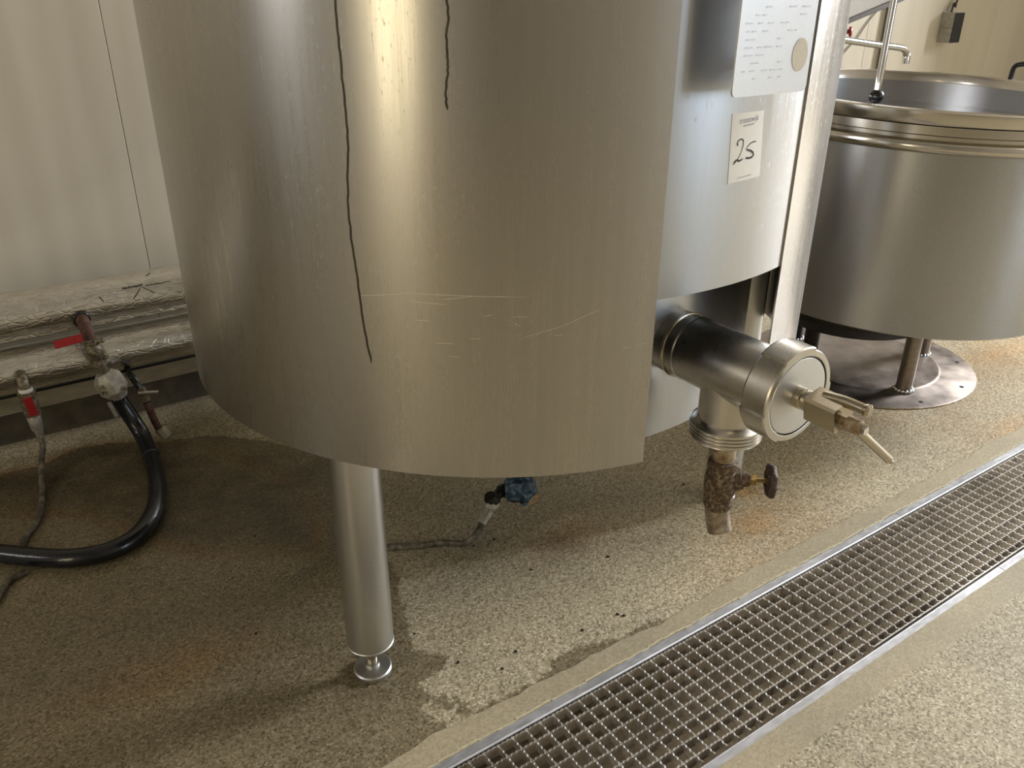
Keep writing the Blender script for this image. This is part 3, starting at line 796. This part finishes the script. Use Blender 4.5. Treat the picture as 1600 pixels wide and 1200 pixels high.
g = G().obox(tc + Vector((0.008, -0.040, -0.012)), (0.72, -0.30, 0.62), (0.5, 0.8, -0.3), (0.2, -0.4, -0.5), (0.019, 0.002, 0.0065))
part('tag', g, M_RUSTPIPE, trap, False, label='tan metal tag')
g = G().tube([(0.998, 1.40, 0.13), (1.00, 1.41, 0.2), (1.0, 1.43, 0.35), (1.0, 1.45, 0.446)], 0.013, 12)
part('inlet_pipe', g, M_DARKIRON, trap)
g = G().tube([tc - ax * 0.03, (0.935, 1.395, 0.100), (0.905, 1.385, 0.095)], 0.0125, 12, 4)
g.lathe((0.939, 1.396, 0.100), (-0.9, -0.2, -0.1), [(0.0125, -0.006), (0.0165, -0.005), (0.0165, 0.008), (0.0125, 0.009)], 8)
g.lathe((0.896, 1.38, 0.098), (-0.4, -0.1, 0.8), [(0.018, -0.012), (0.020, 0.0), (0.014, 0.016)], 10)
part('elbow', g, M_DARKIRON, trap, True, 40)
g = G().lathe((0.900, 1.382, 0.092), (-0.75, -0.35, -0.55), [(0.020, 0.0), (0.021, 0.008), (0.016, 0.022), (0.013, 0.026), (0.0145, 0.027), (0.0145, 0.04), (0.0115, 0.046), (0.0115, 0.062)], 8)
part('hose_fitting', g, M_GREYFIT, trap, True, 40)
hp = [(0.862, 1.364, 0.064), (0.835, 1.352, 0.042), (0.808, 1.363, 0.02), (0.77, 1.405, 0.0105), (0.715, 1.432, 0.0085), (0.66, 1.462, 0.0085), (0.615, 1.475, 0.0085)]
part('drain_hose', G().tube(hp, 0.0082, 10, 6), M_THINHOSE, trap)

# ------------------------------------------------------------------ kettle on the right
KX, KY = 2.4745, 1.4273
ka = o2n(math.sin(0.023), math.sin(-0.015), 1.0).normalized()
kz = 0.921; KO = Vector((KX, KY, kz))
kettle = thing('steel_kettle', 'open round steel cooking kettle standing on a round base plate', 'kettle', (2.523, 1.507, 0.0))
def kp(prof): return [(r, t) for r, t in prof]
D_ = 0.594
part('kettle_wall', G().lathe(KO, ka, [(0.493, -0.100), (0.494, -D_ + 0.004), (0.490, -D_), (0.478, -D_), (0.478, -0.100)], 96, caps=False), M_KETTLE, kettle, True, 40)
part('kettle_bowl', G().lathe(KO, ka, [(0.483, -0.004), (0.481, -0.22), (0.46, -0.33), (0.38, -0.42), (0.2, -0.475), (0.0, -0.49)], 96, caps=False), M_KETTLE, kettle, True, 50)
part('rim', G().lathe(KO, ka, [(0.4805, -0.030), (0.4815, -0.026), (0.4825, -0.004), (0.486, 0.0), (0.512, 0.0), (0.5155, -0.003), (0.5155, -0.030), (0.513, -0.033), (0.507, -0.034)], 96, caps=False), M_RIM, kettle, True, 40)
part('rim_band', G().lathe(KO, ka, [(0.507, -0.034), (0.5135, -0.0355), (0.5135, -0.056), (0.510, -0.059), (0.497, -0.060), (0.497, -0.071)], 96, caps=False), M_RIM, kettle, True, 40)
pr = [(0.497, -0.070)] + [(0.500 + 0.0155 * math.sin(PI * k / 10), -0.0715 - 0.031 * (1 - math.cos(PI * k / 10)) / 2) for k in range(11)] + [(0.493, -0.103)]
part('rolled_band', G().lathe(KO, ka, pr, 96, caps=False), M_RIM, kettle, True, 50)
part('burner_bowl', G().lathe((KX - 0.03, KY + 0.10, 0), (0, 0, 1), [(0.0, 0.155), (0.12, 0.160), (0.24, 0.19), (0.30, 0.24), (0.31, 0.36)], 48, caps=False), plain('black_burner', (0.02, 0.018, 0.016), 0.7), kettle)
PXc, PYc = 2.523, 1.507
g = G().lathe((PXc, PYc, 0), (0, 0, 1), [(0.368, 0.0), (0.368, 0.0045), (0.3665, 0.0055), (0.262, 0.0065), (0.256, 0.0105), (0.250, 0.012), (0.0, 0.013)], 96)
bp = part('base_plate', g, steel('stained_plate_steel', (0.33, 0.28, 0.24), 0.45, 0.08, (14, 14, 14), 0.1, 0.5), kettle, True, 40)
g = G()
for an in (-75, -112, -38, -10, 20, 60, 100, 150, 200):
    a = math.radians(an); g.lathe((PXc + 0.335 * math.cos(a), PYc + 0.335 * math.sin(a), 0.0052), (0, 0, 1), [(0.007, 0.0), (0.007, 0.0012), (0.0, 0.0012)], 14)
part('bolt_hole', g, M_INK, bp, False)
part('edge_rust', G().torus((PXc, PYc, 0.002), (0, 0, 1), 0.3685, 0.0028, 96, 8), M_RUSTPIPE, bp)
for an, rr in ((-113, 0.25), (-24, 0.24), (98, 0.25), (172, 0.25)):
    a = math.radians(an); bx_, by_ = PXc + rr * math.cos(a), PYc + rr * math.sin(a)
    lg = part('leg', G().lathe((bx_, by_, 0), (0, 0, 1), [(0.0245, 0.010), (0.0245, 0.40)], 24, caps=False), M_DARKIRON if an > 50 else steel('dull_leg_steel', (0.32, 0.27, 0.23), 0.4, 0.06, (100, 100, 100), 0.1, 0.3), kettle)
    g = G()
    for k in range(14):
        b_ = 2 * PI * k / 14; g.ball((bx_ + 0.025 * math.cos(b_), by_ + 0.025 * math.sin(b_), 0.0125), 0.006 + 0.003 * rng.random(), 8)
    part('weld_bead', g, M_LEG, lg)
# small black tube handle at the far right of the rim
hp = [(2.978, 1.455, 0.915), (2.979, 1.452, 0.952), (2.983, 1.435, 0.963), (2.992, 1.39, 0.966), (2.995, 1.345, 0.962), (2.990, 1.325, 0.948), (2.985, 1.322, 0.915)]
part('tube_handle', G().tube(hp, 0.008, 10, 5), M_BLACK, kettle, label='black bent tube handle')

# ------------------------------------------------------------------ foil-wrapped pipes along the wall
def foil_pipe(y, z, r, label, seed):
    rr = np.random.default_rng(seed); n = 120; seg = 30
    xs = np.linspace(-1.6, 2.3, n); v = []; f = []
    amp = rr.random((n, seg)) * 0.5 + np.repeat(rr.random((n // 4 + 1, seg)), 4, 0)[:n]
    for i, x in enumerate(xs):
        for k in range(seg):
            a = 2 * PI * k / seg
            q = r * (1 + 0.018 * (amp[i, k] - 0.7)); v.append((x, y + q * math.cos(a), z + q * math.sin(a)))
    for i in range(n - 1):
        for k in range(seg):
            k2 = (k + 1) % seg; f.append((i * seg + k, (i + 1) * seg + k, (i + 1) * seg + k2, i * seg + k2))
    f.append(tuple(range(seg))); f.append(tuple((n - 1) * seg + k for k in range(seg - 1, -1, -1)))
    t = thing('insulated_pipe', label, 'pipe', (0.3, y, z), 'foil-wrapped pipes along the wall')
    p = part('foil_wrap', G().add(v, f), M_FOIL, t, True, 60)
    return t, p
pu, pup = foil_pipe(2.455, 0.388, 0.066, 'upper foil-wrapped pipe along the wall, with pen marks on it', 1)
pl_, plp = foil_pipe(2.43, 0.250, 0.063, 'lower foil-wrapped pipe along the wall, below the marked one', 2)
tag(part('black_pipe', G().lathe((-1.6, 2.475, 0.1624), (1, 0, 0), [(0.0085, 0), (0.0085, 3.9)], 14), M_BLACK, None),
    'thin black pipe running along the wall under the lower foil pipe', 'pipe')
# folded foil lap seam, tape bands, pen marks
g = G().box((-1.6, 2.388, 0.345), (2.3, 2.402, 0.347)); g.box((-1.6, 2.3885, 0.3465), (2.3, 2.3905, 0.356))
part('foil_seam', g, M_FOIL, pup, False)
def pipe_mark(pts, y, z, r, w):
    """pts (x, angle deg measured from -Y towards +Z)"""
    g = G(); v = []; f = []
    for i, (x, a) in enumerate(pts):
        for s in (-1, 1):
            aa = math.radians(a); v.append((x + s * w * 0.5, y - r * math.cos(aa), z + r * math.sin(aa)))
    for i in range(len(pts) - 1): f.append((2 * i, 2 * i + 1, 2 * i + 3, 2 * i + 2))
    return g.add(v, f)
RM = 0.0672
g = G()
for pts in ([(0.372, 10), (0.385, 22), (0.396, 33)], [(0.402, 33), (0.418, 22), (0.428, 14)], [(0.288, 28), (0.296, 15)], [(0.42, 62), (0.435, 72)]):
    part('pen_mark', pipe_mark(pts, 2.455, 0.388, RM, 0.003), M_INK, pup, False)
g = G(); x = 0.352
while x < 0.404:
    w = 0.002 + rng.random() * 0.003
    r_ = pipe_mark([(x, 36), (x, 40 + rng.random() * 2)], 2.455, 0.388, RM, w); g.add(r_.v, r_.f); x += w + 0.0012
for x0, x1 in ((0.41, 0.475),):
    g.box((x0, 2.455 - RM * math.cos(math.radians(36)) - 0.001, 0.388 + RM * math.sin(math.radians(36)) - 0.0006), (x1, 2.455 - RM * math.cos(math.radians(36)), 0.388 + RM * math.sin(math.radians(36)) + 0.0006))
part('ink_print', g, M_INK, pup, False)

# ------------------------------------------------------------------ valves and hoses at the left
v1 = thing('ball_valve', 'grimy ball valve with red lever on the upper foil pipe', 'valve', (0.235, 2.32, 0.35))
g = G().tube([(0.232, 2.3895, 0.372), (0.232, 2.355, 0.368), (0.233, 2.335, 0.350), (0.234, 2.325, 0.320)], 0.0165, 14, 5)
part('elbow_pipe', g, M_BROWNPIPE, v1)
g = G().torus((0.232, 2.381, 0.371), (0, 1, 0.1), 0.018, 0.005, 20, 8)
part('gasket', g, M_BLACK, v1)
va, vb = Vector((0.234, 2.322, 0.335)), Vector((0.247, 2.318, 0.225)); vd = (vb - va).normalized()
g = G().lathe(va, vd, [(0.016, 0), (0.021, 0.002), (0.021, 0.014), (0.017, 0.016), (0.019, 0.022), (0.0245, 0.030), (0.0245, 0.050), (0.019, 0.060), (0.022, 0.062), (0.022, 0.078), (0.016, 0.080), (0.0155, 0.098)], 10)
part('valve_body', g, M_DIRTYVALVE, v1, True, 30)
g = G().lathe(va + vd * 0.04, (0.05, -1, 0.25), [(0.010, 0), (0.010, 0.028), (0.006, 0.032), (0.006, 0.042)], 8)
g.lathe(va + vd * 0.012, (0.9, -0.5, 0.2), [(0.007, 0.0), (0.007, 0.035)], 8)
g.lathe(va + vd * 0.055, (0.9, -0.5, 0.0), [(0.006, 0.0), (0.006, 0.03)], 8)
part('valve_stem', g, M_DIRTYVALVE, v1, True, 30)
g = G().obox((0.181, 2.292, 0.350), (0.070, 0, 0.006), (0, 0.4, 1), (0, 1, -0.4), (0.034, 0.0105, 0.003))
part('lever', g, M_RED, v1, False, label='red lever handle')
h1 = thing('thick_black_hose', 'thick glossy black hose looping from a grey clamp down to the floor', 'hose', (0.25, 1.85, 0.0))
ca, cb = Vector((0.246, 2.318, 0.235)), Vector((0.272, 2.312, 0.158)); cd = (cb - ca).normalized()
g = G().lathe(ca, cd, [(0.016, 0.001), (0.022, 0.002), (0.034, 0.014), (0.038, 0.022), (0.038, 0.060), (0.030, 0.072), (0.0255, 0.078), (0.0245, 0.084)], 8)
cl = part('hose_clamp', g, M_GREYFIT, h1, True, 30, label='light grey cast hose clamp with bolt heads')
g = G()
for q_ in ((0.228, 2.284, 0.205), (0.231, 2.283, 0.188), (0.285, 2.283, 0.190)):
    g = G().lathe(q_, (0.1, -1, 0.3), [(0.0065, 0.0), (0.0065, 0.004), (0.003, 0.004), (0.003, 0.001)], 12)
    part('clamp_bolt', g, M_DIRTYVALVE, cl)
g = G().obox((0.246, 2.285, 0.135), (0.25, 0, -1), (1, 0, 0.25), (0, 1, 0), (0.022, 0.005, 0.006))
part('clamp_tail', g, M_GREYFIT, cl)
hp = [(0.262, 2.312, 0.175), (0.276, 2.310, 0.128), (0.296, 2.29, 0.068), (0.304, 2.25, 0.036), (0.2995, 2.151, 0.0225), (0.2775, 2.011, 0.022), (0.2412, 1.895, 0.022), (0.1847, 1.815, 0.022), (0.1166, 1.790, 0.022), (0.0406, 1.812, 0.022), (-0.03, 1.866, 0.022), (-0.095, 1.926, 0.022), (-0.25, 2.06, 0.022), (-0.5, 2.12, 0.022)]
ho = part('hose', G().tube(hp, 0.0215, 20, 8), M_RUBBER, h1)
g = G().torus((0.301, 2.170, 0.0235), (0.05, -1, -0.08), 0.0215, 0.0022, 24, 8)
part('cable_tie', g, M_BLACK, ho)
v2 = thing('small_ball_valve', 'small ball valve with red lever under the lower foil pipe', 'valve', (0.058, 2.32, 0.2))
g = G().tube([(0.058, 2.3665, 0.257), (0.058, 2.345, 0.262), (0.058, 2.325, 0.248), (0.059, 2.32, 0.222)], 0.014, 12, 5)
part('elbow_pipe', g, M_DIRTYVALVE, v2)
g = G().lathe((0.059, 2.32, 0.236), (0, 0, -1), [(0.014, 0), (0.017, 0.001), (0.017, 0.008), (0.014, 0.009)], 18)
part('white_ring', g, M_PAPER, v2)
g = G().lathe((0.059, 2.32, 0.228), (0.02, 0, -1), [(0.017, 0), (0.022, 0.002), (0.022, 0.016), (0.018, 0.020), (0.021, 0.030), (0.021, 0.048), (0.017, 0.054), (0.020, 0.056), (0.020, 0.070), (0.014, 0.072)], 8)
part('valve_body', g, M_DIRTYVALVE, v2, True, 30)
g = G().obox((0.059, 2.288, 0.196), (0.12, 0, -1), (1, 0, 0.12), (0, 1, 0), (0.026, 0.0105, 0.0028))
g.lathe((0.058, 2.315, 0.214), (0, -1, 0), [(0.007, 0), (0.007, 0.03)], 8)
part('lever', g, M_RED, v2, False, label='red lever handle')
h2 = thing('thin_hose', 'thin grimy hose hanging from the small red-levered valve to the floor', 'hose', (0.06, 2.32, 0.0))
g = G().lathe((0.060, 2.32, 0.157), (0.05, 0, -1), [(0.015, 0), (0.0175, 0.004), (0.0155, 0.04), (0.010, 0.052), (0.009, 0.066)], 14)
part('hose_fitting', g, M_GREYFIT, h2)
hp = [(0.064, 2.318, 0.10), (0.062, 2.305, 0.068), (0.052, 2.285, 0.046), (0.040, 2.24, 0.022), (0.028, 2.16, 0.008), (0.006, 2.05, 0.0075), (-0.030, 1.98, 0.0075), (-0.05, 1.945, 0.0075)]
hp2 = [(-0.055, 1.86, 0.0075), (-0.085, 1.82, 0.0075), (-0.13, 1.74, 0.0075), (-0.25, 1.62, 0.0075), (-0.4, 1.6, 0.0075)]
part('hose', G().tube(hp[:-1] + [(-0.048, 1.93, 0.0075)], 0.0075, 10, 6), M_THINHOSE, h2)
part('hose', G().tube([(-0.05, 1.835, 0.0075)] + hp2[1:], 0.0075, 10, 6), M_THINHOSE, h2)
v3 = thing('drain_tap', 'small brown drain tap with cream end cap behind the black hose', 'tap', (0.34, 2.33, 0.0))
g = G().tube([(0.327, 2.466, 0.150), (0.322, 2.40, 0.178), (0.321, 2.345, 0.186), (0.334, 2.33, 0.150)], 0.010, 10, 4)
part('arm', g, M_BLACK, v3)
g = G().lathe((0.334, 2.33, 0.162), (0.15, -0.05, -1), [(0.008, 0), (0.012, 0.004), (0.012, 0.020), (0.008, 0.022), (0.013, 0.026), (0.013, 0.044), (0.009, 0.048)], 10)
part('valve_body', g, M_DIRTYVALVE, v3, True, 30)
g = G().tube([(0.322, 2.318, 0.150), (0.352, 2.316, 0.146), (0.374, 2.316, 0.141)], 0.0042, 8, 3)
part('tap_handle', g, M_GREYFIT, v3)
g = G().tube([(0.340, 2.325, 0.112), (0.348, 2.318, 0.062), (0.357, 2.312, 0.022)], 0.0105, 12, 4)
part('pipe', g, M_BROWNPIPE, v3)
g = G().lathe((0.357, 2.312, 0.030), (0.3, -0.2, -0.6), [(0.011, 0.0), (0.0165, 0.002), (0.0175, 0.020), (0.0150, 0.034), (0.010, 0.036)], 8)
part('end_cap', g, M_CREAM, v3, True, 30)

# ------------------------------------------------------------------ behind the kettle: tap, shelf, hanging lever, control box
tap = thing('mixer_tap', 'wall mixer tap with long swivel spout reaching over the kettle rim', 'tap', (3.2, 2.3, 0.95))
sp_ = [(3.06, 2.25, 1.000), (3.16, 2.25, 0.990), (3.40, 2.25, 0.963), (3.585, 2.25, 0.944), (3.632, 2.25, 0.930), (3.650, 2.25, 0.905)]
part('spout', G().tube(sp_, 0.0135, 16, 6), steel('dull_spout_steel', (0.26, 0.25, 0.23), 0.25, 0.03, (80, 80, 80), 0.0, 0.1), tap)
g = G().lathe((3.650, 2.25, 0.918), (0.02, 0, -1), [(0.0135, 0), (0.016, 0.004), (0.017, 0.022), (0.017, 0.040), (0.0145, 0.042), (0.0, 0.040)], 18)
part('nozzle', g, M_CHROME, tap)
g = G().lathe((3.00, 2.25, 1.004), (1, 0, -0.06), [(0.019, 0), (0.020, 0.10), (0.018, 0.15), (0.0145, 0.155)], 18)
part('tap_body', g, M_CHROME, tap)
g = G().tube([(3.02, 2.25, 1.0), (3.02, 2.55, 1.0), (3.02, YW, 1.0)], 0.014, 12, 2, False)
part('wall_arm', g, M_CHROME, tap)
g = G().torus((3.168, 2.215, 1.020), (0.55, -0.8, 0.1), 0.013, 0.007, 20, 10); g.ball((3.163, 2.225, 1.020), 0.009, 12)
part('hot_knob', g, M_RED, tap, label='red tap knob')
g = G().lathe((3.125, 2.235, 1.040), (0.3, -0.3, 0.8), [(0.014, 0), (0.016, 0.004), (0.016, 0.014), (0.010, 0.018)], 14)
part('cold_knob', g, M_GREEN, tap, label='green tap knob')
g = G().tube([(3.135, 2.25, 0.985), (3.133, 2.24, 0.95), (3.115, 2.22, 0.918), (3.105, 2.21, 0.895), (3.155, 2.19, 0.872)], 0.009, 12, 5)
part('tap_lever', g, M_CHROME, tap)
sh = thing('steel_tray', 'sloping grey steel tray with dark front lip fixed on the wall', 'tray', (3.4, 2.4, 1.05))
pa, pb = Vector((3.10, 2.30, 1.022)), Vector((3.72, 2.30, 1.168))
bk = Vector((0, 0.34, 0.035))
g = G(); nrm = Vector((0, 0, 0.004))
g.add([pa, pb, pb + bk, pa + bk, pa + nrm, pb + nrm, pb + bk + nrm, pa + bk + nrm], [(3, 2, 1, 0), (4, 5, 6, 7), (0, 1, 5, 4), (1, 2, 6, 5), (2, 3, 7, 6), (3, 0, 4, 7)])
part('tray_sheet', g, M_FLANGE, sh, False)
g = G().obox((pa + pb) / 2 + Vector((0, -0.004, -0.004)), pb - pa, (0, 1, 0), Vector((0, 1, 0)).cross(pb - pa), ((pb - pa).length / 2, 0.006, 0.010))
part('front_lip', g, M_DARKIRON, sh, False, label='dark front lip')
g = G().obox((3.47, 2.60, 1.075), (0.15, 1, 0.1), (1, 0, 0), (0, 0, 1), (0.05, 0.012, 0.014))
part('bracket', g, M_BLACK, sh, False)
tag(part('wall_line', G().tube([(3.98, 2.643, 1.085), (3.90, 2.643, 1.02), (3.84, 2.643, 0.955), (3.74, 2.643, 0.88), (3.64, 2.643, 0.80)], 0.003, 8, 5), plain('grey_line', (0.20, 0.19, 0.16), 0.6), None),
    'thin grey line running diagonally down the wall behind the tap spout', 'cable')  # thin tube drawn as a diagonal line on the wall
tag(part('rod_shadow_tube', G().lathe((4.065, 2.630, 0.30), (0, 0, 1), [(0.016, 0), (0.016, 1.6)], 12), plain('rod_shadow_dark', (0.06, 0.055, 0.045), 0.5), None),
    'dark vertical tube on the wall in place of the shadow of the ball-ended rod', 'pipe')  # dark tube added to draw the rod's shadow on the wall
lev = thing('hanging_lever', 'vertical steel rod with black ball knob hanging over the kettle', 'lever', (2.25, 1.45, 0.9))
LX, LY = 2.243, 1.45
part('rod', G().lathe((LX, LY, 0), (0, 0, 1), [(0.0095, 0.914), (0.0095, 1.42)], 16), M_CHROME, lev)
part('ball_knob', G().ball((LX, LY, 0.910), 0.0205, 24), M_BLACK, lev)
part('wall_arm', G().tube([(LX, LY - 0.02, 1.42), (LX, 2.0, 1.42), (LX, YW, 1.42)], 0.014, 12, 2, False), M_CHROME, lev)
cb_ = thing('control_box', 'small grey wall box with black front hanging on a cable', 'box', (4.6, 2.6, 0.98))
bx0, bx1, bz0, bz1 = 4.546, 4.632, 0.914, 1.060
g = G().box((bx0, 2.578, bz0), (bx1, YW, (bz0 + bz1) / 2 - 0.001)); g.box((bx0, 2.578, (bz0 + bz1) / 2 + 0.001), (bx1, YW, bz1)); g.box((bx0 + .002, 2.580, bz0 + .01), (bx1 - .002, YW, bz1 - .01))
part('casing', g, M_GREYBOX, cb_, False)
part('front_plate', G().box((bx0 + 0.001, 2.573, bz0 + 0.001), (bx1 - 0.001, 2.5785, bz1 - 0.001)), M_BLACK, cb_, False, bevel=0.001)
g = G().tube([(4.59, 2.625, bz1 - 0.002), (4.592, 2.625, 1.085), (4.605, 2.625, 1.10), (4.625, 2.628, 1.12), (4.63, 2.63, 1.5)], 0.005, 8, 5)
g.ball((4.605, 2.625, 1.096), 0.011, 12)
part('cable', g, M_BLACK, cb_)

# ------------------------------------------------------------------ crumbs lying on the floor
g = G()
for x, y, k in [(0.8877, 1.3584, 1), (0.834, 1.3646, 0), (0.8898, 1.5778, 0), (0.6114, 1.0661, 1), (0.6734, 1.0036, 1), (0.8682, 0.9993, 1), (0.5792, 1.1841, 1), (0.9597, 0.9951, 0), (0.9682, 0.9845, 0), (0.9034, 1.3326, 1), (1.5981, 0.7006, 0), (2.2796, 0.8342, 0), (0.7212, 1.0269, 0), (1.4358, 1.2785, 1), (1.0697, 1.1554, 0), (0.8953, 1.2173, 0), (0.3119, 1.3655, 1), (0.4205, 1.6898, 1), (0.618, 1.5348, 1)]:
    r = 0.0018 + 0.0022 * rng.random()
    g.lathe((x, y, 0.0), (0, 0, 1), [(r, 0.0), (r * 0.9, r * 0.5), (r * 0.3, r * 0.8)], 6)
o = part('floor_crumbs', g, M_DARKIRON, None, False); o['kind'] = 'stuff'
